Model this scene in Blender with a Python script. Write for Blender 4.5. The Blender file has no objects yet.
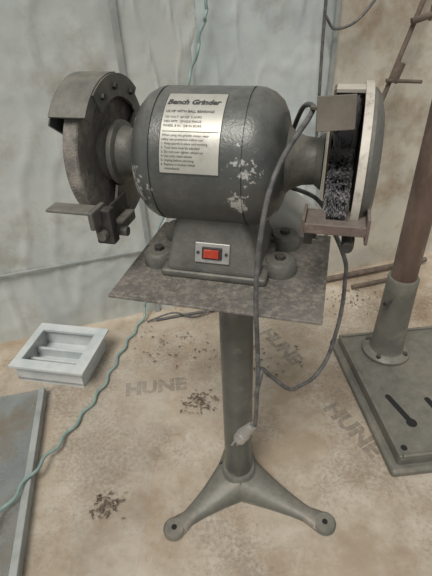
import bpy, bmesh, math, random
from mathutils import Vector, Matrix, noise
random.seed(7)
scn=bpy.context.scene
scn.view_settings.view_transform='Standard'
col=scn.collection
# ------------------------------------------------------------ materials
def nd(nt,t,**kw):
    n=nt.nodes.new(t)
    for k,v in kw.items(): setattr(n,k,v)
    return n
def mat(name,c1,c2=None,rough=.6,metal=0,scale=8,detail=6,lo=.35,hi=.65,bump=0,bscale=60,c3=None,s3=3,lo3=.55,hi3=.7,alpha=None,spec=.5,stretch=(1,1,1),rvar=0,dust=None,dlo=.2,dhi=1.0,damt=.6):
    m=bpy.data.materials.new(name); m.use_nodes=True
    nt=m.node_tree; b=nt.nodes['Principled BSDF']
    b.inputs['Roughness'].default_value=rough; b.inputs['Metallic'].default_value=metal
    b.inputs['Specular IOR Level'].default_value=spec
    tc=nd(nt,'ShaderNodeTexCoord'); mp=nd(nt,'ShaderNodeMapping'); mp.inputs['Scale'].default_value=stretch
    nt.links.new(tc.outputs['Object'],mp.inputs['Vector'])
    c2=c2 or c1
    n=nd(nt,'ShaderNodeTexNoise'); n.inputs['Scale'].default_value=scale; n.inputs['Detail'].default_value=detail; n.inputs['Roughness'].default_value=.65
    nt.links.new(mp.outputs[0],n.inputs['Vector'])
    r=nd(nt,'ShaderNodeMapRange'); r.inputs[1].default_value=lo; r.inputs[2].default_value=hi
    nt.links.new(n.outputs['Fac'],r.inputs[0])
    mx=nd(nt,'ShaderNodeMix',data_type='RGBA')
    mx.inputs[6].default_value=(*c1,1); mx.inputs[7].default_value=(*c2,1)
    nt.links.new(r.outputs[0],mx.inputs[0])
    out=mx.outputs[2]
    if c3:
        n3=nd(nt,'ShaderNodeTexNoise'); n3.inputs['Scale'].default_value=s3; n3.inputs['Detail'].default_value=9; n3.inputs['Roughness'].default_value=.7
        mp3=nd(nt,'ShaderNodeMapping'); mp3.inputs['Location'].default_value=(3.3,1.7,5.1)
        nt.links.new(mp.outputs[0],mp3.inputs['Vector']); nt.links.new(mp3.outputs[0],n3.inputs['Vector'])
        r3=nd(nt,'ShaderNodeMapRange'); r3.inputs[1].default_value=lo3; r3.inputs[2].default_value=hi3
        nt.links.new(n3.outputs['Fac'],r3.inputs[0])
        m3=nd(nt,'ShaderNodeMix',data_type='RGBA'); m3.inputs[7].default_value=(*c3,1)
        nt.links.new(out,m3.inputs[6]); nt.links.new(r3.outputs[0],m3.inputs[0]); out=m3.outputs[2]
    if dust:   # settled dust on upward-facing surfaces, broken up by noise; on the motor also a painted top highlight
        ge=nd(nt,'ShaderNodeNewGeometry'); sp=nd(nt,'ShaderNodeSeparateXYZ'); nt.links.new(ge.outputs['Normal'],sp.inputs[0])
        dr=nd(nt,'ShaderNodeMapRange'); dr.inputs[1].default_value=dlo; dr.inputs[2].default_value=dhi; dr.inputs[4].default_value=damt
        nt.links.new(sp.outputs['Z'],dr.inputs[0])
        dn=nd(nt,'ShaderNodeTexNoise'); dn.inputs['Scale'].default_value=35; dn.inputs['Detail'].default_value=8; dn.inputs['Roughness'].default_value=.75
        nt.links.new(mp.outputs[0],dn.inputs['Vector'])
        dm=nd(nt,'ShaderNodeMath',operation='MULTIPLY'); nt.links.new(dr.outputs[0],dm.inputs[0])
        d2=nd(nt,'ShaderNodeMapRange'); d2.inputs[1].default_value=.3; d2.inputs[2].default_value=.65; nt.links.new(dn.outputs['Fac'],d2.inputs[0]); nt.links.new(d2.outputs[0],dm.inputs[1])
        m4=nd(nt,'ShaderNodeMix',data_type='RGBA'); m4.inputs[7].default_value=(*dust,1)
        nt.links.new(out,m4.inputs[6]); nt.links.new(dm.outputs[0],m4.inputs[0]); out=m4.outputs[2]
    nt.links.new(out,b.inputs['Base Color'])
    if bump:
        bn=nd(nt,'ShaderNodeTexNoise'); bn.inputs['Scale'].default_value=bscale; bn.inputs['Detail'].default_value=4
        nt.links.new(mp.outputs[0],bn.inputs['Vector'])
        bp=nd(nt,'ShaderNodeBump'); bp.inputs['Strength'].default_value=bump; bp.inputs['Distance'].default_value=.01
        nt.links.new(bn.outputs['Fac'],bp.inputs['Height']); nt.links.new(bp.outputs[0],b.inputs['Normal'])
    if rvar:
        rr=nd(nt,'ShaderNodeMapRange'); rr.inputs[3].default_value=max(0,rough-rvar); rr.inputs[4].default_value=rough+rvar
        nt.links.new(n.outputs['Fac'],rr.inputs[0]); nt.links.new(rr.outputs[0],b.inputs['Roughness'])
    if alpha is not None: b.inputs['Alpha'].default_value=alpha
    return m
def chips(m,spots,c,scale=90,th=(.5,.54)):
    """bare-metal paint chips around object-space points (x,y,z,r)"""
    nt=m.node_tree; b=nt.nodes['Principled BSDF']
    src=b.inputs['Base Color'].links[0].from_socket
    tc=nd(nt,'ShaderNodeTexCoord'); tot=None
    for (x,y,z,rad) in spots:
        vd=nd(nt,'ShaderNodeVectorMath',operation='DISTANCE'); vd.inputs[1].default_value=(x,y,z)
        nt.links.new(tc.outputs['Object'],vd.inputs[0])
        r=nd(nt,'ShaderNodeMapRange'); r.inputs[1].default_value=rad; r.inputs[2].default_value=rad*.3
        nt.links.new(vd.outputs['Value'],r.inputs[0])
        if tot is None: tot=r.outputs[0]
        else:
            mm=nd(nt,'ShaderNodeMath',operation='MAXIMUM'); nt.links.new(tot,mm.inputs[0]); nt.links.new(r.outputs[0],mm.inputs[1]); tot=mm.outputs[0]
    n=nd(nt,'ShaderNodeTexNoise'); n.inputs['Scale'].default_value=scale; n.inputs['Detail'].default_value=8; n.inputs['Roughness'].default_value=.7
    nt.links.new(tc.outputs['Object'],n.inputs['Vector'])
    a=nd(nt,'ShaderNodeMath',operation='MULTIPLY_ADD'); a.inputs[1].default_value=.25
    nt.links.new(tot,a.inputs[0]); nt.links.new(n.outputs['Fac'],a.inputs[2])
    r=nd(nt,'ShaderNodeMapRange'); r.inputs[1].default_value=th[0]+.185; r.inputs[2].default_value=th[1]+.185
    nt.links.new(a.outputs[0],r.inputs[0])
    mx=nd(nt,'ShaderNodeMix',data_type='RGBA'); mx.inputs[7].default_value=(*c,1)
    nt.links.new(src,mx.inputs[6]); nt.links.new(r.outputs[0],mx.inputs[0]); nt.links.new(mx.outputs[2],b.inputs['Base Color'])

M={}
DUST=(.30,.275,.235)
M['motor']=mat('grey_green_enamel',(.080,.086,.081),(.118,.124,.117),.36,.3,14,bump=.10,bscale=260,c3=(.20,.19,.17),s3=9,lo3=.54,hi3=.8,rvar=.12,dust=(.32,.31,.285),dlo=.25,damt=.45)  # whitish dust also paints the top highlight into the enamel colour
chips(M['motor'],[(-.117,-.085,.19,.060),(-.125,-.05,.25,.05),(-.12,-.06,.12,.05),(.075,-.09,.225,.048),(.066,-.105,.17,.03),(.11,-.05,.12,.03)],(.50,.50,.475))
M['cast']=mat('grey_casting',(.092,.094,.085),(.15,.148,.13),.56,.25,18,bump=.15,bscale=120,c3=(.22,.20,.165),s3=7,lo3=.5,hi3=.75,dust=DUST,damt=.55)
M['dark']=mat('dark_metal',(.03,.029,.028),(.07,.066,.06),.55,.4,30,bump=.1,dust=DUST,damt=.35)
M['plate']=mat('dusty_steel_plate',(.125,.115,.103),(.20,.185,.165),.7,.2,14,bump=.2,bscale=300,c3=(.30,.27,.23),s3=90,lo3=.46,hi3=.64)
M['pole']=mat('pole_paint',(.10,.105,.095),(.145,.148,.134),.36,.4,12,bump=.05,bscale=200,c3=(.24,.22,.185),s3=20,lo3=.58,hi3=.75)
M['feet']=mat('cast_iron_feet',(.115,.118,.103),(.17,.168,.145),.55,.25,14,bump=.1,bscale=120,c3=(.28,.24,.19),s3=12,lo3=.52,hi3=.75,dust=DUST,damt=.5)
M['wheel']=mat('grinding_wheel_stone',(.11,.105,.098),(.19,.175,.155),.9,0,30,bump=.4,bscale=300,c3=(.33,.30,.26),s3=18,lo3=.48,hi3=.68)
M['silver']=mat('worn_silver',(.36,.35,.33),(.5,.49,.46),.4,.6,25,bump=.05)
M['cream']=mat('worn_cream_paint',(.50,.465,.40),(.64,.60,.53),.55,.1,14,c3=(.20,.155,.12),s3=18,lo3=.54,hi3=.66,bump=.1)
M['rust']=mat('brown_rust_paint',(.115,.082,.07),(.18,.135,.12),.6,.2,25,c3=(.30,.26,.22),s3=20,lo3=.5,hi3=.7,bump=.2,dust=DUST,damt=.5)
M['deflect']=mat('brown_steel',(.17,.15,.12),(.24,.21,.17),.5,.4,20,bump=.1)
M['label']=mat('label_foil',(.46,.45,.40),(.56,.545,.49),.38,.35,12,c3=(.34,.32,.27),s3=16,lo3=.52,hi3=.7)
M['ink']=mat('label_ink',(.05,.05,.05),rough=.6)
M['red']=mat('rocker_red',(.38,.03,.014),(.48,.065,.025),.35,scale=40)
M['black']=mat('black_rubber',(.02,.02,.02),(.04,.04,.04),.6,scale=30)
M['cord']=mat('dusty_black_cord',(.055,.055,.055),(.15,.145,.14),.55,scale=60)
M['bristle']=mat('wire_bristles',(.26,.26,.27),(.50,.49,.50),.55,.3,60)
M['teal']=mat('teal_cord_jacket',(.19,.285,.265),(.28,.38,.35),.4,scale=30)
M['rusty']=mat('rusty_column',(.10,.066,.053),(.175,.122,.098),.5,.3,9,c3=(.25,.19,.155),s3=12,lo3=.5,hi3=.7,bump=.1,stretch=(1,1,.4))
M['press']=mat('press_grey_paint',(.11,.11,.095),(.16,.156,.132),.5,.2,9,c3=(.24,.21,.17),s3=10,lo3=.5,hi3=.75,bump=.08,bscale=90,dust=DUST,damt=.35)
M['slot']=mat('slot_shade_paint',(.012,.012,.012),rough=.9)  # near-black colour painted in for the shade inside slots and holes
M['white']=mat('white_enamel',(.46,.50,.50),(.60,.62,.61),.4,0,9,c3=(.36,.30,.22),s3=9,lo3=.56,hi3=.8)
M['paper']=mat('paper',(.62,.62,.57),rough=.8)
M['leaf']=mat('dry_leaf',(.08,.06,.045),(.19,.15,.11),.9,0,30)
M['stick']=mat('weathered_wood',(.09,.07,.055),(.18,.14,.11),.9,0,20,bump=.3)
M['wallL']=mat('poly_film_left',(.43,.465,.445),(.59,.605,.57),.30,0,2.2,c3=(.33,.295,.23),s3=3.5,lo3=.52,hi3=.76,bump=.5,bscale=5,rvar=.12)
M['wallC']=mat('poly_film_centre',(.40,.46,.465),(.59,.63,.61),.18,0,2.6,c3=(.31,.29,.24),s3=4,lo3=.54,hi3=.8,bump=.55,bscale=5,rvar=.1)
M['wallR']=mat('stained_board',(.46,.44,.38),(.61,.57,.48),.5,0,3,c3=(.33,.25,.165),s3=4.5,lo3=.48,hi3=.7,bump=.2,bscale=6)
M['wallB']=mat('wall_backing',(.26,.28,.27),(.38,.39,.37),.8,0,3)
M['seam']=mat('seam_strip',(.24,.26,.25),(.36,.375,.36),.6,0,10)
M['glassy']=mat('blue_grey_sheet',(.20,.225,.225),(.33,.36,.355),.18,0,5,c3=(.24,.195,.14),s3=6,lo3=.46,hi3=.66,alpha=.6)
M['film']=mat('cloudy_poly_film',(.55,.51,.44),(.66,.62,.55),.22,0,6,c3=(.34,.27,.19),s3=7,lo3=.45,hi3=.7,alpha=.16)
def print_mat():
    m=mat('faded_print',(.20,.175,.15),(.26,.225,.185),.8,0,25)
    nt=m.node_tree; b=nt.nodes['Principled BSDF']; tc=nd(nt,'ShaderNodeTexCoord')
    n=nd(nt,'ShaderNodeTexNoise'); n.inputs['Scale'].default_value=30; n.inputs['Detail'].default_value=8; n.inputs['Roughness'].default_value=.75
    r=nd(nt,'ShaderNodeMapRange'); r.inputs[1].default_value=.36; r.inputs[2].default_value=.62; r.inputs[3].default_value=.1; r.inputs[4].default_value=.7
    nt.links.new(tc.outputs['Object'],n.inputs['Vector']); nt.links.new(n.outputs['Fac'],r.inputs[0]); nt.links.new(r.outputs[0],b.inputs['Alpha'])
    return m
M['print']=print_mat()
def floor_mat():
    m=mat('filmed_underlay',(.31,.235,.16),(.42,.335,.245),.5,0,2.5,c3=(.52,.46,.375),s3=5,lo3=.42,hi3=.62,bump=.4,bscale=14,rvar=.15)
    nt=m.node_tree; b=nt.nodes['Principled BSDF']; src=b.inputs['Base Color'].links[0].from_socket
    tc=nd(nt,'ShaderNodeTexCoord')
    n=nd(nt,'ShaderNodeTexNoise'); n.inputs['Scale'].default_value=80; n.inputs['Detail'].default_value=6; n.inputs['Roughness'].default_value=.8
    nt.links.new(tc.outputs['Object'],n.inputs['Vector'])
    n2=nd(nt,'ShaderNodeTexNoise'); n2.inputs['Scale'].default_value=3.0; n2.inputs['Detail'].default_value=5
    nt.links.new(tc.outputs['Object'],n2.inputs['Vector'])
    a=nd(nt,'ShaderNodeMath',operation='ADD'); nt.links.new(n.outputs['Fac'],a.inputs[0]); nt.links.new(n2.outputs['Fac'],a.inputs[1])
    r=nd(nt,'ShaderNodeMapRange'); r.inputs[1].default_value=.98; r.inputs[2].default_value=1.22; r.inputs[4].default_value=.8
    nt.links.new(a.outputs[0],r.inputs[0])
    mx=nd(nt,'ShaderNodeMix',data_type='RGBA'); mx.inputs[7].default_value=(.17,.125,.09,1)
    nt.links.new(src,mx.inputs[6]); nt.links.new(r.outputs[0],mx.inputs[0]); nt.links.new(mx.outputs[2],b.inputs['Base Color'])
    return m
M['floor']=floor_mat()
# ------------------------------------------------------------ helpers
def empty(name,loc=(0,0,0),rz=0):
    e=bpy.data.objects.new(name,None); e.empty_display_size=.05; e.location=loc; e.rotation_euler=(0,0,rz); col.objects.link(e); return e
def obj(name,bm,m,parent=None,smooth=False,bev=0,seg=2,ang=40):
    me=bpy.data.meshes.new(name); bmesh.ops.recalc_face_normals(bm,faces=bm.faces); bm.to_mesh(me); bm.free()
    o=bpy.data.objects.new(name,me); col.objects.link(o)
    me.materials.append(M[m] if isinstance(m,str) else m)
    if smooth:
        for p in me.polygons: p.use_smooth=True
        try: me.set_sharp_from_angle(angle=math.radians(ang))
        except Exception: pass
    if bev:
        b=o.modifiers.new('b','BEVEL'); b.width=bev; b.segments=seg; b.limit_method='ANGLE'; b.angle_limit=math.radians(35)
    if parent: o.parent=parent
    return o
def bx(bm,x0,x1,y0,y1,z0,z1,mtx=None):
    vs=[Vector(p) for p in [(x0,y0,z0),(x1,y0,z0),(x1,y1,z0),(x0,y1,z0),(x0,y0,z1),(x1,y0,z1),(x1,y1,z1),(x0,y1,z1)]]
    if mtx: vs=[mtx@v for v in vs]
    v=[bm.verts.new(p) for p in vs]
    for f in [(0,3,2,1),(4,5,6,7),(0,1,5,4),(1,2,6,5),(2,3,7,6),(3,0,4,7)]: bm.faces.new([v[i] for i in f])
def box(name,dims,m,parent=None,bev=.002,mtx=None):
    bm=bmesh.new(); bx(bm,*dims,mtx=mtx); return obj(name,bm,m,parent,bev=bev)
def frustum(bm,b,t,z0,z1):
    v=[bm.verts.new(p) for p in [(b[0],b[2],z0),(b[1],b[2],z0),(b[1],b[3],z0),(b[0],b[3],z0),(t[0],t[2],z1),(t[1],t[2],z1),(t[1],t[3],z1),(t[0],t[3],z1)]]
    for f in [(0,3,2,1),(4,5,6,7),(0,1,5,4),(1,2,6,5),(2,3,7,6),(3,0,4,7)]: bm.faces.new([v[i] for i in f])
def lathe(bm,prof,axis='z',c=(0,0,0),n=64,a0=0,a1=2*math.pi,closed=False):
    """prof list of (h,r). axis x or z."""
    full=abs(a1-a0-2*math.pi)<1e-6
    cnt=n if full else n+1
    rings=[]
    for h,r in prof:
        ring=[]
        for i in range(cnt):
            a=a0+(a1-a0)*i/n
            if axis=='z': p=(c[0]+r*math.cos(a),c[1]+r*math.sin(a),c[2]+h)
            else: p=(c[0]+h,c[1]-r*math.cos(a),c[2]+r*math.sin(a)) # a=0 front(-y), 90 up
            ring.append(bm.verts.new(p))
        rings.append(ring)
    pairs=list(zip(rings,rings[1:]))
    if closed: pairs.append((rings[-1],rings[0]))
    for A,B in pairs:
        for i in range(cnt if full else cnt-1):
            j=(i+1)%cnt
            try: bm.faces.new([A[i],A[j],B[j],B[i]])
            except Exception: pass
    if not full and closed:
        bm.faces.new([r[0] for r in rings]); bm.faces.new([r[-1] for r in rings])
    if full and not closed:
        for Q in (rings[0],rings[-1]):
            try: bm.faces.new(Q)
            except Exception: pass
def rod(bm,a,b,r,n=16,r2=None):
    a=Vector(a);b=Vector(b);r2=r if r2 is None else r2
    d=(b-a); q=d.to_track_quat('Z','Y'); A=[];B=[]
    for i in range(n):
        an=2*math.pi*i/n; o=Vector((math.cos(an),math.sin(an),0))
        A.append(bm.verts.new(a+q@(o*r))); B.append(bm.verts.new(b+q@(o*r2)))
    for i in range(n):
        j=(i+1)%n; bm.faces.new([A[i],A[j],B[j],B[i]])
    bm.faces.new(A[::-1]); bm.faces.new(B)
def catmull(pts,k=10):
    P=[Vector(p) for p in pts]; P=[2*P[0]-P[1]]+P+[2*P[-1]-P[-2]]; out=[]
    for i in range(1,len(P)-2):
        for s in range(k):
            t=s/k; a,b,c,d=P[i-1:i+3]
            out.append(.5*((2*b)+(c-a)*t+(2*a-5*b+4*c-d)*t*t+(3*b-a-3*c+d)*t**3))
    out.append(P[-2]); return out
def tube(bm,pts,r,n=10):
    prev=None; nrm=None
    for i,p in enumerate(pts):
        d=(pts[min(i+1,len(pts)-1)]-pts[max(i-1,0)]).normalized()
        if nrm is None: nrm=d.orthogonal().normalized()
        else: nrm=(nrm-d*nrm.dot(d)).normalized()
        bn=d.cross(nrm)
        ring=[bm.verts.new(p+(nrm*math.cos(2*math.pi*k/n)+bn*math.sin(2*math.pi*k/n))*r) for k in range(n)]
        if prev:
            for k in range(n): bm.faces.new([prev[k],prev[(k+1)%n],ring[(k+1)%n],ring[k]])
        else: bm.faces.new(ring[::-1])
        prev=ring
    bm.faces.new(prev)
def textmesh(body,size,bold=0,shear=0):
    c=bpy.data.curves.new('t','FONT'); c.body=body; c.size=size; c.offset=bold; c.shear=shear; c.resolution_u=2
    o=bpy.data.objects.new('t',c); col.objects.link(o); bpy.context.view_layer.update()
    me=bpy.data.meshes.new_from_object(o.evaluated_get(bpy.context.evaluated_depsgraph_get()))
    col.objects.unlink(o); bpy.data.objects.remove(o); return me

# ------------------------------------------------------------ room
WY=1.70; WA=math.atan(.28)
fl=box('floor',(-2.6,2.8,-1.2,2.9,-.06,0),'floor',bev=0)
# crumpled clear film laid over the underlay
def film(name,x0,x1,y0,y1,rot,seed,nx=110,ny=110):
    bm=bmesh.new(); q=Matrix.Rotation(rot,4,'Z'); gr=[]
    for j in range(ny+1):
        row=[]
        for i in range(nx+1):
            x=x0+(x1-x0)*i/nx; y=y0+(y1-y0)*j/ny
            e=.015*noise.noise(Vector((x*6,y*6,seed)))
            ridge=1-abs(noise.noise(Vector((x*5+seed,y*5,2.0)))*2)
            ridge2=1-abs(noise.noise(Vector((x*11,y*9+seed,5.0)))*2)
            z=.0025+.006*max(0,ridge)**8+.004*max(0,ridge2)**8
            row.append(bm.verts.new(q@Vector((x+e,y+e,z))))
        gr.append(row)
    for j in range(ny):
        for i in range(nx): bm.faces.new([gr[j][i],gr[j][i+1],gr[j+1][i+1],gr[j+1][i]])
    return obj(name,bm,'film',fl,True,ang=180)
film('floor_film_a',-.35,.85,.30,1.55,math.radians(8),3.1)
film('floor_film_b',-1.0,-.30,.35,1.25,math.radians(-6),8.7)
wb=box('wall_back',(-2.6,2.6,0.012,.12,-.01,2.5),'wallB',bev=0); wb.location=(0,WY,0); wb.rotation_euler=(0,0,WA)
def panel(name,x0,x1,z0,z1,m,amp=.004,y=0.0,seed=0,fine=0):
    bm=bmesh.new(); nx=80; nz=130; g=[]
    for j in range(nz+1):
        row=[]
        for i in range(nx+1):
            x=x0+(x1-x0)*i/nx; z=z0+(z1-z0)*j/nz
            d=amp*noise.noise(Vector((x*4+seed,z*2.2,seed)))
            if fine:
                rr_=1-abs(noise.noise(Vector((x*9+seed,z*2.6,seed+4)))*2); d-=fine*max(0,rr_)**6
                rr_=1-abs(noise.noise(Vector((x*7+z*5+seed,z*6-x*3,seed+9)))*2); d-=fine*.5*max(0,rr_)**8
            row.append(bm.verts.new((x,y+d,z)))
        g.append(row)
    for j in range(nz):
        for i in range(nx): bm.faces.new([g[j][i],g[j][i+1],g[j+1][i+1],g[j+1][i]])
    return obj(name,bm,m,wb,smooth=True,ang=180)
panel('film_panel_a',-1.5,-.30,.0,2.5,'wallL',.010,-.002,1,.008)
panel('film_panel_far',-2.6,-1.5,.0,2.5,'wallL',.010,-.002,1,.008)
panel('film_panel_b',-.285,-.03,.0,2.5,'wallL',.010,-.004,5,.008)
panel('film_panel_c',-.05,.492,.0,2.5,'wallC',.012,-.008,9,.008)
panel('board_panel',.497,2.6,.0,2.5,'wallR',.002,-.014,3)
box('seam_batten',(-.303,-.282,-.020,.0,0,2.5),'seam',wb)
box('seam_lap',(.484,.5,-.028,-.012,0,2.5),'seam',wb)
box('lap_line_low',(-2.6,-.3,-.018,-.006,.33,.337),'seam',wb,bev=0)
# ------------------------------------------------------------ floor prints (printed underlay)
fp=empty('printed_lettering_on_floor')
def ftext(body,size,x,y,rz,m='print'):
    me=textmesh(body,size,.004*size/.08); me.materials.append(M[m])
    o=bpy.data.objects.new('print_'+body.lower(),me); o.location=(x,y,.0015); o.rotation_euler=(0,0,rz); o.parent=fp; col.objects.link(o)
for (x,y,a) in [(.18,1.42,-62),(.36,1.0,-62),(-.36,1.10,5)]:
    ftext('HUNE',.085,x,y,math.radians(a)); 
# ------------------------------------------------------------ stand
st=empty('grinder_pedestal_stand',(.042,.745,0))
rz=math.radians(-16.3)
bm=bmesh.new(); lathe(bm,[(.02,.0385),(.765,.0385)]); obj('pole',bm,'pole',st,True)
bm=bmesh.new(); lathe(bm,[(.0,.062),(.022,.062),(.03,.058),(.045,.052),(.075,.049),(.08,.0455),(.08,.038)]); obj('base_hub',bm,'feet',st,True)
def leg(ang,L,nm):
    bm=bmesh.new(); n=14
    dirv=Vector((math.cos(ang),math.sin(ang),0)); sd=Vector((-dirv.y,dirv.x,0)); secs=[]
    for i in range(n+1):
        t=i/n; d=.03+(L-.03)*t
        w=.044*(1-t)**1.6+.017; h=.05*(1-t)**1.8+.017
        if t>.72: w=.017+(.012*math.sin((t-.72)/.28*math.pi/2))
        secs.append((d,w,h))
    prev=None
    for d,w,h in secs:
        c=dirv*d; ring=[]
        for (a,z) in [(-1,0),(-1,.55),(-.62,1),(.62,1),(1,.55),(1,0)]:
            ring.append(bm.verts.new(c+sd*a*w+Vector((0,0,z*h))))
        if prev:
            for k in range(6): bm.faces.new([prev[k],prev[(k+1)%6],ring[(k+1)%6],ring[k]])
        else: bm.faces.new(ring)
        prev=ring
    bm.faces.new(prev[::-1])
    c=dirv*L
    lathe(bm,[(0,.031),(.012,.031),(.018,.026)],c=(c.x,c.y,0),n=28)
    obj(nm,bm,'feet',st,True,ang=50)
    bm=bmesh.new(); lathe(bm,[(.0175,.0075),(.0195,.0075)],c=(c.x,c.y,0),n=20); obj(nm+'_bolt_hole_disc',bm,'slot',st)  # flat dark disc, hole shade painted on, nothing is cut
leg(math.atan2(-.142,-.19),.237,'leg_1'); leg(math.atan2(-.147,.23),.272,'leg_2'); leg(math.radians(88),.25,'leg_3')
PT=.785
cx,cy=.03-.042,.74-.745
Rm=Matrix.Translation((cx,cy,0))@Matrix.Rotation(rz,4,'Z')
box('top_plate',(-.198,.192,-.148,.158,PT-.006,PT),'plate',st,.0015,mtx=Rm)
box('plate_bracket',(-.06,.08,-.06,.08,PT-.03,PT-.006),'pole',st,.004,mtx=Rm)
# ------------------------------------------------------------ grinder (local frame, z=0 is plate top)
g=empty('bench_grinder',(.009,.778,PT),rz)
AZ=.208; R=.117
bm=bmesh.new()
prof=[(-.136,.045),(-.133,.062),(-.129,.078),(-.120,.095),(-.107,.108),(-.093,.115),(-.082,R),(-.0815,R-.0025),(-.079,R-.0025),(-.0785,R),(.072,R),(.0725,R-.0025),(.075,R-.0025),(.0755,R),(.088,.1155),(.104,.109),(.118,.097),(.127,.080),(.132,.062),(.135,.045)]
lathe(bm,prof,'x',(0,0,AZ),96); obj('motor_housing',bm,'motor',g,True,ang=55)
bm=bmesh.new(); lathe(bm,[(-.186,.060),(-.178,.058),(-.174,.049),(-.162,.044),(-.150,.045),(-.140,.050),(-.128,.064)],'x',(0,0,AZ),48); obj('arbor_housing_a',bm,'cast',g,True)
bm=bmesh.new(); lathe(bm,[(.128,.062),(.142,.048),(.16,.041),(.18,.039),(.192,.048)],'x',(0,0,AZ),48); obj('arbor_housing_b',bm,'cast',g,True)
# label
def curved(name,t0,t1,f0,f1,rr,m,n=24):
    bm=bmesh.new(); A=[];B=[]
    for i in range(n+1):
        a=math.radians(f0+(f1-f0)*i/n)
        A.append(bm.verts.new((t0,-rr*math.cos(a),AZ+rr*math.sin(a)))); B.append(bm.verts.new((t1,-rr*math.cos(a),AZ+rr*math.sin(a))))
    for i in range(n): bm.faces.new([A[i],B[i],B[i+1],A[i+1]])
    return obj(name,bm,m,g,True)
L0,L1=-.062,.038
curved('label_plate',L0,L1,4,73,R+.0006,'label')
curved('label_frame_bottom',L0,L1,4,5,R+.0009,'ink'); curved('label_frame_a',L0,L0+.001,4,73,R+.0009,'ink'); curved('label_frame_b',L1-.001,L1,4,73,R+.0009,'ink')
def ctext(body,size,t,fdeg,m='ink',bold=0,shear=0,nm='label_text'):
    me=textmesh(body,size,bold,shear)
    for v in me.vertices:
        a=math.radians(fdeg)+v.co.y/R; rr=R+.0011
        v.co=Vector((t+v.co.x,-rr*math.cos(a),AZ+rr*math.sin(a)))
    me.materials.append(M[m]); o=bpy.data.objects.new(nm,me); o.parent=g; col.objects.link(o)
ctext('Bench Grinder',.0145,L0+.003,60,bold=.0006,shear=.25,nm='label_title')
ctext('1/2 HP WITH BALL BEARINGS',.0062,L0+.004,52,bold=.0001)
for i,(s) in enumerate(['120 VOLT  60 HZ  5 AMPS','3450 RPM   SINGLE PHASE','WHEEL 8 IN   5/8 IN BORE']):
    ctext(s,.0055,L0+.004,47-i*3.6,'ink')
curved('label_rule',L0+.004,L1-.004,36,36.5,R+.0009,'ink')
lines=['When using this grinder always wear','safety eye protection before use','1. Keep guards in place and working','2. Tool rests must be adjusted','3. Do not over tighten wheel nut','4. Use only rated wheels','5. Unplug before servicing','6. Replace a cracked wheel','    immediately']
for i,s in enumerate(lines): ctext(s,.0052,L0+.004,32.5-i*3.1,'ink')
# pedestal casting
bm=bmesh.new(); frustum(bm,(-.082,.105,-.098,.095),(-.060,.066,-.062,.07),.012,.125); obj('motor_pedestal',bm,'cast',g,bev=.012,seg=4)
bm=bmesh.new()
bx(bm,-.092,.115,-.098,.10,0,.016); obj('pedestal_flange',bm,'cast',g,bev=.006,seg=3)
for i,(x,y) in enumerate([(-.112,-.045),(.132,-.035),(-.108,.07),(.128,.07)]):
    bm=bmesh.new(); lathe(bm,[(0,.033),(.020,.032),(.028,.026),(.029,.02)],c=(x,y,0),n=32); bx(bm,min(x,0) if x<0 else .08,-.08 if x<0 else x,y-.022,y+.022,0,.024); obj('foot_%d'%(i+1),bm,'cast',g,True)
    bm=bmesh.new(); lathe(bm,[(.028,.011),(.036,.010)],c=(x,y,0),n=6); obj('foot_bolt_%d'%(i+1),bm,'dark',g)
# switch on sloping front face
sl=math.atan2(.036,.113)
SM=Matrix.Translation((.012,-.0855,.056))@Matrix.Rotation(-sl,4,'X')
box('switch_plate',(-.033,.033,-.003,.003,-.019,.019),'silver',g,.0012,mtx=SM)
box('switch_bezel',(-.019,.019,-.007,-.002,-.0115,.0115),'black',g,.0015,mtx=SM)
bm=bmesh.new(); bx(bm,-.0155,-.001,-.0105,-.005,-.008,.008,mtx=SM@Matrix.Rotation(.12,4,'Z')); bx(bm,.001,.0155,-.0105,-.005,-.008,.008,mtx=SM@Matrix.Rotation(-.12,4,'Z')); obj('switch_rocker',bm,'red',g,bev=.001)
for s in (-1,1):
    bm=bmesh.new(); a=SM@Vector((s*.027,-.003,0)); b=SM@Vector((s*.027,-.0055,0)); rod(bm,a,b,.0028); obj('switch_screw_%d'%(s+2),bm,'dark',g)
# --- wheel A
WX=-.218
bm=bmesh.new(); lathe(bm,[(-.014,.02),(-.014,.121),(-.012,.124),(.012,.124),(.014,.121),(.014,.105),(.0115,.10),(.0115,.065),(.009,.06),(.009,.02)],'x',(WX,0,AZ),96); obj('grinding_wheel',bm,'wheel',g,True,ang=30)
bm=bmesh.new(); lathe(bm,[(.008,.052),(.016,.051),(.022,.044),(.036,.04)],'x',(WX,0,AZ),48); obj('wheel_flange',bm,'cast',g,True)
bm=bmesh.new(); lathe(bm,[(-.033,.128),(.026,.128),(.026,.106),(.029,.106),(.029,.133),(-.033,.133)],'x',(WX,0,AZ),60,math.radians(55),math.radians(265),closed=True); obj('wheel_guard_band',bm,'cast',g,True,ang=40)
bm=bmesh.new(); lathe(bm,[(-.033,.001),(-.033,.132),(-.037,.130),(-.037,.001)],'x',(WX,0,AZ),60,math.radians(35),math.radians(290),closed=True); obj('wheel_guard_cover',bm,'motor',g,True,ang=40)
bm=bmesh.new(); lathe(bm,[(-.034,.134),(.030,.134),(.030,.116),(.034,.116),(.034,.138),(-.034,.138)],'x',(WX,0,AZ),24,math.radians(40),math.radians(100),closed=True); obj('spark_visor',bm,'cast',g,True,ang=40)
bm=bmesh.new(); lathe(bm,[(.030,.098),(.037,.098),(.037,.136),(.030,.136)],'x',(WX,0,AZ),20,math.radians(58),math.radians(135),closed=True); obj('guard_strap',bm,'cast',g,True,ang=40)
bm=bmesh.new(); lathe(bm,[(.026,.062),(.031,.062),(.031,.110),(.026,.110)],'x',(WX,0,AZ),40,math.radians(150),math.radians(300),closed=True); obj('guard_inner_plate',bm,'cast',g,True,ang=40)
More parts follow.
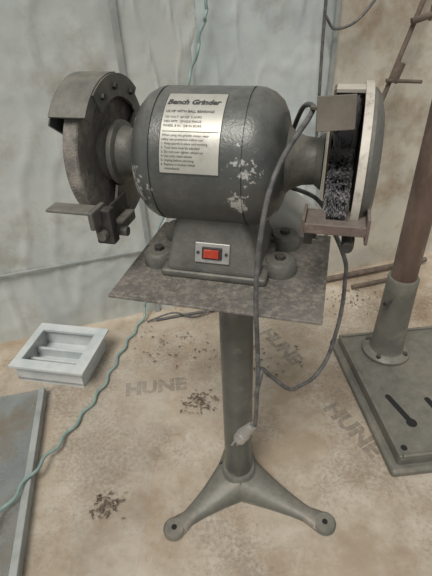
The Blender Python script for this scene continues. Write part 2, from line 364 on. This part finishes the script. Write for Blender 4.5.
for k,(a_,r_) in enumerate([(68,.116),(92,.116),(125,.116)]):
    a_=math.radians(a_); y=-r_*math.cos(a_); z=r_*math.sin(a_)
    bm=bmesh.new(); rod(bm,(WX+.036,y,AZ+z),(WX+.043,y,AZ+z),.006,6); obj('guard_bolt_%d'%(k+1),bm,'dark',g)
# tool rest A
bm=bmesh.new(); bx(bm,-.262,-.175,-.165,-.130,AZ-.056,AZ-.050); bx(bm,-.182,-.172,-.165,-.115,AZ-.084,AZ-.050); bx(bm,-.182,-.160,-.125,-.03,AZ-.122,AZ-.102); obj('tool_rest_a',bm,'cast',g,bev=.003)
bm=bmesh.new(); bx(bm,-.190,-.155,-.138,-.115,AZ-.124,AZ-.056); bx(bm,-.185,-.178,-.12,-.02,AZ-.12,AZ-.07); obj('tool_rest_bracket_a',bm,'dark',g,bev=.005)
bm=bmesh.new(); rod(bm,(-.172,-.15,AZ-.102),(-.172,-.13,AZ-.102),.009,12); rod(bm,(-.17,-.10,AZ-.114),(-.145,-.10,AZ-.114),.009,12); obj('tool_rest_bolt_a',bm,'cast',g)
# --- wheel B : wire brush
BX=.220
bm=bmesh.new(); lathe(bm,[(-.012,.01),(-.012,.045),(-.006,.05),(.006,.05),(.012,.045),(.012,.01)],'x',(BX,0,AZ),48); obj('wire_wheel_hub',bm,'dark',g,True)
bm=bmesh.new()
for i in range(6500):
    a=random.uniform(0,2*math.pi); x0=random.uniform(-.010,.010); x1=x0*1.7+random.uniform(-.003,.003); tw=.05*math.sin(a*20)+random.uniform(-.04,.04); a2=a+tw; r1=random.uniform(.104,.113)
    p=Vector((BX+x0,-.045*math.cos(a),AZ+.045*math.sin(a))); q=Vector((BX+x1,-r1*math.cos(a2),AZ+r1*math.sin(a2)))
    w=.00045; s=(q-p).cross(Vector((1,0,0))).normalized()*w; e=Vector((w,0,0))
    for o2 in (s,e):
        v=[bm.verts.new(p-o2),bm.verts.new(p+o2),bm.verts.new(q+o2),bm.verts.new(q-o2)]; bm.faces.new(v)
me=bpy.data.meshes.new('wire_bristles'); bm.to_mesh(me); bm.free(); me.materials.append(M['bristle']); o=bpy.data.objects.new('wire_bristles',me); o.parent=g; col.objects.link(o)
BX=.226
bm=bmesh.new(); lathe(bm,[(-.024,.116),(.024,.116),(.024,.121),(-.024,.121)],'x',(BX,0,AZ),60,math.radians(80),math.radians(270),closed=True); obj('brush_guard_band',bm,'cream',g,True)
bm=bmesh.new(); lathe(bm,[(-.028,.001),(-.028,.119),(-.024,.121),(-.024,.001)],'x',(BX,0,AZ),60,math.radians(80),math.radians(270),closed=True); obj('brush_guard_inner_wall',bm,'cast',g,True)
bm=bmesh.new(); lathe(bm,[(.022,.001),(.022,.119),(.036,.117),(.044,.108),(.051,.085),(.053,.001)],'x',(BX,0,AZ),72); obj('brush_guard_cover',bm,'cast',g,True)
bm=bmesh.new(); lathe(bm,[(.018,.115),(.030,.115),(.030,.126),(.018,.126)],'x',(BX,0,AZ),72,math.radians(-50),math.radians(180),closed=True); obj('brush_guard_rim',bm,'cream',g,True)
DM=Matrix.Translation((.206,-.118,AZ+.105))@Matrix.Rotation(.35,4,'Z')@Matrix.Rotation(-.2,4,'X')
box('spark_deflector',(-.027,.027,-.0015,.0015,-.020,.025),'deflect',g,.001,mtx=DM)
box('deflector_arm',(-.008,.012,.0,.10,.005,.010),'deflect',g,.001,mtx=DM)
# tool rest B
zr=AZ-.052
bm=bmesh.new()
bx(bm,.178,.208,-.142,-.085,zr,zr+.004); bx(bm,.240,.268,-.142,-.085,zr,zr+.004); bx(bm,.206,.242,-.142,-.122,zr,zr+.0045)
bx(bm,.1775,.2685,-.146,-.1415,zr-.010,zr+.006)
bx(bm,.173,.178,-.144,-.085,zr-.014,zr+.012); bx(bm,.268,.273,-.144,-.06,zr-.024,zr+.018)
obj('tool_rest_b',bm,'rust',g,bev=.0012)
bm=bmesh.new(); bx(bm,.176,.190,-.10,-.088,zr-.055,zr-.001); bx(bm,.186,.196,-.09,-.02,zr-.05,zr-.035); obj('tool_rest_bracket_b',bm,'dark',g,bev=.002)
bm=bmesh.new(); rod(bm,(.245,-.14,zr-.034),(.245,-.10,zr-.034),.009,12); bx(bm,.246,.256,-.12,-.03,zr-.045,zr-.028); obj('tool_rest_knob_b',bm,'dark',g,bev=.001)
# sheet of paper behind the pedestal
bm=bmesh.new(); gr=[]
for j in range(9):
    row=[]
    for i in range(13):
        u=i/12;v=j/8; row.append(bm.verts.new((.080+.11*u,.105+.035*v+.008*math.sin(u*4),.002+(.055+.075*(1-u)**1.2)*v+.004*math.sin(v*5+u*3)*v)))
    gr.append(row)
for j in range(8):
    for i in range(12): bm.faces.new([gr[j][i],gr[j][i+1],gr[j+1][i+1],gr[j+1][i]])
o=obj('folded_paper',bm,'paper',None,True); o.location=(.009,.778,PT); o.rotation_euler=(0,0,rz)
# ------------------------------------------------------------ power cord + plug
pc=empty('power_cord')
pts=[(.13,.86,.86),(.15,.86,.96),(.165,.80,1.06),(.170,.735,1.082),(.155,.69,1.075),(.122,.652,1.047),(.096,.615,1.018),(.080,.595,.975),(.068,.578,.90),(.064,.563,.825),(.067,.562,.75),(.070,.562,.665),(.069,.562,.58),(.066,.563,.50),(.050,.567,.475)]
bm=bmesh.new(); tube(bm,catmull(pts,10),.0044); obj('cord_front',bm,'cord',pc,True,ang=80)
pts=[(.15,.86,.90),(.21,.80,.89),(.232,.73,.85),(.258,.72,.79),(.263,.72,.747),(.262,.71,.69),(.255,.70,.631),(.237,.68,.57),(.205,.655,.537),(.17,.63,.54),(.140,.60,.565),(.10,.585,.62),(.079,.572,.656),(.075,.560,.65),(.066,.555,.60)]
bm=bmesh.new(); tube(bm,catmull(pts,10),.0044); obj('cord_loop',bm,'cord',pc,True,ang=80)
bm=bmesh.new(); rod(bm,(.062,.561,.505),(.045,.565,.475),.009,16,.0135); rod(bm,(.045,.565,.475),(.034,.567,.452),.0145,16,.0135); obj('plug_body',bm,'silver',pc,bev=.002)
bm=bmesh.new(); 
for s in (-.006,.006): rod(bm,(.035+s,.567,.455),(.024+s,.569,.430),.0024,8)
obj('plug_prongs',bm,'silver',pc)
# ------------------------------------------------------------ teal twisted cord
def wavy(path,amp,pitch):
    out=[];s=0;P=catmull(path,24)
    for i,p in enumerate(P):
        if i: s+=(p-P[i-1]).length
        d=(P[min(i+1,len(P)-1)]-P[max(i-1,0)]).normalized(); sd=d.cross(Vector((0,0,1)))
        if sd.length<.3: sd=Vector((1,.28,0))
        sd.normalize(); out.append(p+sd*amp*math.sin(s/pitch*2*math.pi))
    return out
path=[(-.78,.30,.060),(-.66,.585,.058),(-.585,.78,.045),(-.53,.93,.016),(-.455,1.12,.012),(-.40,1.352,.012),(-.34,1.535,.02),(-.30,1.575,.15),(-.20,1.59,.5),(-.07,1.63,.95),(-.03,1.645,1.05),(.0,1.65,1.15),(.02,1.655,1.25),(.03,1.66,1.7)]
bm=bmesh.new(); tube(bm,wavy(path,.0065,.10),.0055,10); obj('teal_extension_cord',bm,'teal',None,True,ang=80)
# black hanging wire
bm=bmesh.new(); tube(bm,catmull([(.45,1.79,1.8),(.43,1.78,1.4),(.425,1.775,1.15),(.43,1.77,.9),(.44,1.77,.6)],10),.006); tube(bm,catmull([(.43,1.775,1.14),(.47,1.78,1.10),(.56,1.80,1.13),(.64,1.82,1.25),(.68,1.84,1.5)],10),.005); obj('hanging_black_wire',bm,'cord',None,True,ang=80)
# ------------------------------------------------------------ leaning rusty rod with clamps
rr=empty('leaning_rod_with_clamps')
a=Vector((.42,1.70,0)); b=Vector((.88,1.89,1.42))
bm=bmesh.new(); rod(bm,a,b,.009); obj('rod',bm,'stick',rr,True)
def along(t): return a+(b-a)*t
bm=bmesh.new()
p=along(.66); rod(bm,p+Vector((-.03,-.02,-.02)),p+Vector((.11,-.02,-.03)),.007); rod(bm,p+Vector((.0,-.01,-.03)),p+Vector((.02,-.01,.04)),.018,12)
p=along(.78); rod(bm,p+Vector((-.02,-.02,.0)),p+Vector((.05,-.02,.02)),.012); rod(bm,p+Vector((.05,-.02,.0)),p+Vector((.05,-.02,.05)),.009)
obj('clamps',bm,'stick',rr,True)
# ------------------------------------------------------------ drill press stand
dp=empty('drill_press_stand',(.645,1.215,0),math.radians(4))
bm=bmesh.new(); bx(bm,-.175,.33,-.48,.13,0,.028); o=obj('base_flange',bm,'press',dp,bev=.012,seg=3)
bm=bmesh.new(); bx(bm,-.15,.305,-.455,.105,.02,.06); obj('base_top',bm,'press',dp,bev=.008,seg=3)
def stadium(bm,c,L,w,ang,z0,z1):
    q=Matrix.Translation((c[0],c[1],0))@Matrix.Rotation(ang,4,'Z'); P=[]
    for k in range(9):
        t=-math.pi/2+math.pi*k/8; P.append((L/2+w*math.cos(t),w*math.sin(t)))
    for k in range(9):
        t=math.pi/2+math.pi*k/8; P.append((-L/2+w*math.cos(t),w*math.sin(t)))
    lo=[bm.verts.new(q@Vector((x,y,z0))) for x,y in P]; hi=[bm.verts.new(q@Vector((x,y,z1))) for x,y in P]
    n=len(P)
    for i in range(n): bm.faces.new([lo[i],lo[(i+1)%n],hi[(i+1)%n],hi[i]])
    bm.faces.new(lo[::-1]); bm.faces.new(hi)
bm=bmesh.new()
stadium(bm,(-.072,-.27),.10,.010,math.radians(105),.055,.0607)
stadium(bm,(.05,-.30),.10,.010,math.radians(100),.055,.0607)
stadium(bm,(.20,-.25),.13,.010,math.radians(70),.055,.0607)
lathe(bm,[(.055,.017),(.0609,.017)],c=(-.055,-.335,0),n=24)
lathe(bm,[(.055,.010),(.0609,.010)],c=(-.12,-.42,0),n=20)
obj('base_slot_inlays',bm,'slot',dp)  # solid dark inlays paint the shade of through-slots on the base
bm=bmesh.new()
for d in [(-.15,-.138,-.455,.105),(.293,.305,-.455,.105),(-.137,.292,-.455,-.443),(-.137,.292,.093,.105)]: bx(bm,*d,.055,.068)
obj('raised_rim',bm,'press',dp,bev=.004)
bm=bmesh.new(); lathe(bm,[(.058,.088),(.072,.088),(.078,.082),(.085,.064),(.10,.058),(.36,.052),(.40,.052),(.405,.049),(.405,.042)]); obj('collar',bm,'press',dp,True)
for k in range(4):
    an=math.radians(45+90*k); bm=bmesh.new(); lathe(bm,[(.075,.010),(.088,.009)],c=(.073*math.cos(an),.073*math.sin(an),0),n=6); obj('flange_bolt_%d'%(k+1),bm,'dark',dp)
bm=bmesh.new(); rod(bm,(-.045,-.03,.33),(-.075,-.05,.33),.008,6); obj('collar_set_screw',bm,'dark',dp)
bm=bmesh.new(); lathe(bm,[(.39,.042),(1.9,.042)]); obj('column',bm,'rusty',dp,True)
# ------------------------------------------------------------ white vent tray
vt=empty('white_metal_tray',(-.66,1.27,0),math.radians(-12))
bm=bmesh.new()
XL=-.115
bx(bm,XL,.16,-.09,.13,0,.02); bx(bm,XL,.16,-.09,-.075,0.01,.094); bx(bm,XL,.16,.115,.13,0.01,.094); bx(bm,XL+.001,XL+.015,-.088,.128,0.01,.094); bx(bm,.145,.159,-.088,.128,0.01,.094)
bx(bm,XL,.185,-.115,-.072,.094,.104); bx(bm,XL,.185,.10,.14,.094,.104); bx(bm,XL,XL+.03,-.0715,.0995,.094,.1035); bx(bm,.14,.185,-.0715,.0995,.094,.1035)
obj('tray_shell',bm,'white',vt)
bm=bmesh.new()
for k in range(2): bx(bm,XL+.02,.14,-.025+.06*k,-.012+.06*k,.02,.06)
obj('tray_ribs',bm,'white',vt,bev=.003)
# ------------------------------------------------------------ sheets on the left
sh=empty('clear_plastic_sheet_stack',(-.62,.80,0),math.radians(10.5))
box('sheet_body',(-.70,.0,-.60,.33,.008,.03),'glassy',sh,.002)
box('sheet_edge',(.0,.022,-.60,.33,.0,.040),'seam',sh,.003)
# ------------------------------------------------------------ debris
def leaves(name,cx,cy,n,spread,z=.004,parent=None):
    bm=bmesh.new()
    for i in range(n):
        x=max(cx-2*spread,min(cx+2*spread,random.gauss(cx,spread))); y=max(cy-1.6*spread,min(cy+1.6*spread,random.gauss(cy,spread*.8))); s=random.uniform(.002,.009); a=random.uniform(0,6.28)
        m=Matrix.Translation((x,y,z+random.uniform(0,.008)))@Matrix.Rotation(a,4,'Z')@Matrix.Rotation(random.uniform(-.5,.5),4,'X')
        v=[bm.verts.new(m@Vector(p)) for p in [(-s,0,0),(-.3*s,-.4*s,.2*s),(.5*s,-.3*s,.1*s),(s,0,.3*s),(.5*s,.35*s,0),(-.3*s,.4*s,.1*s)]]
        bm.faces.new(v)
    return obj(name,bm,'leaf',parent)
leaves('dry_leaf_debris',-.35,.68,90,.026)
leaves('dry_leaf_debris',-.08,1.05,100,.033)
leaves('dry_leaf_debris',.14,1.28,90,.09)
leaves('dry_leaf_debris',.62,1.62,70,.07)
leaves('dry_leaf_debris',-.20,1.36,70,.08)
bm=bmesh.new(); rod(bm,(.50,1.76,.02),(1.1,1.90,.03),.014,8); rod(bm,(.66,1.70,.02),(.98,1.78,.02),.01,8); obj('wooden_stick_debris',bm,'stick')
bm=bmesh.new(); tube(bm,catmull([(-.32,1.52,.01),(-.2,1.55,.03),(-.1,1.54,.01),(.02,1.58,.03),(.1,1.56,.01)],8),.004); tube(bm,catmull([(-.28,1.53,.008),(-.1,1.57,.008),(.12,1.60,.01)],8),.006); obj('scrap_wire',bm,'cord')
# ------------------------------------------------------------ light
w=bpy.data.worlds.new('World'); scn.world=w; w.use_nodes=True
bg=w.node_tree.nodes['Background']; bg.inputs[0].default_value=(.93,.93,.91,1); bg.inputs[1].default_value=.46
s=bpy.data.lights.new('window_daylight','SUN'); s.energy=2.4; s.angle=math.radians(24); s.color=(1,.965,.91)
so=bpy.data.objects.new('window_daylight',s); col.objects.link(so)
so.rotation_euler=Vector((.20,.46,-.86)).to_track_quat('-Z','Y').to_euler()
# ------------------------------------------------------------ camera
cd=bpy.data.cameras.new('camera'); cam=bpy.data.objects.new('camera',cd); col.objects.link(cam); scn.camera=cam
cd.sensor_fit='VERTICAL'; cd.sensor_height=36; cd.lens=27; cd.clip_start=.02
p=math.radians(35.19); sn,cs=.0473,.9989
F=Vector((0,math.cos(p),-math.sin(p))); u0=Vector((0,math.sin(p),math.cos(p))); r0=Vector((1,0,0))
Rr=cs*r0-sn*u0; U=sn*r0+cs*u0
m=Matrix((Rr,U,-F)).transposed().to_4x4(); m.translation=Vector((0,0,1.25)); cam.matrix_world=m
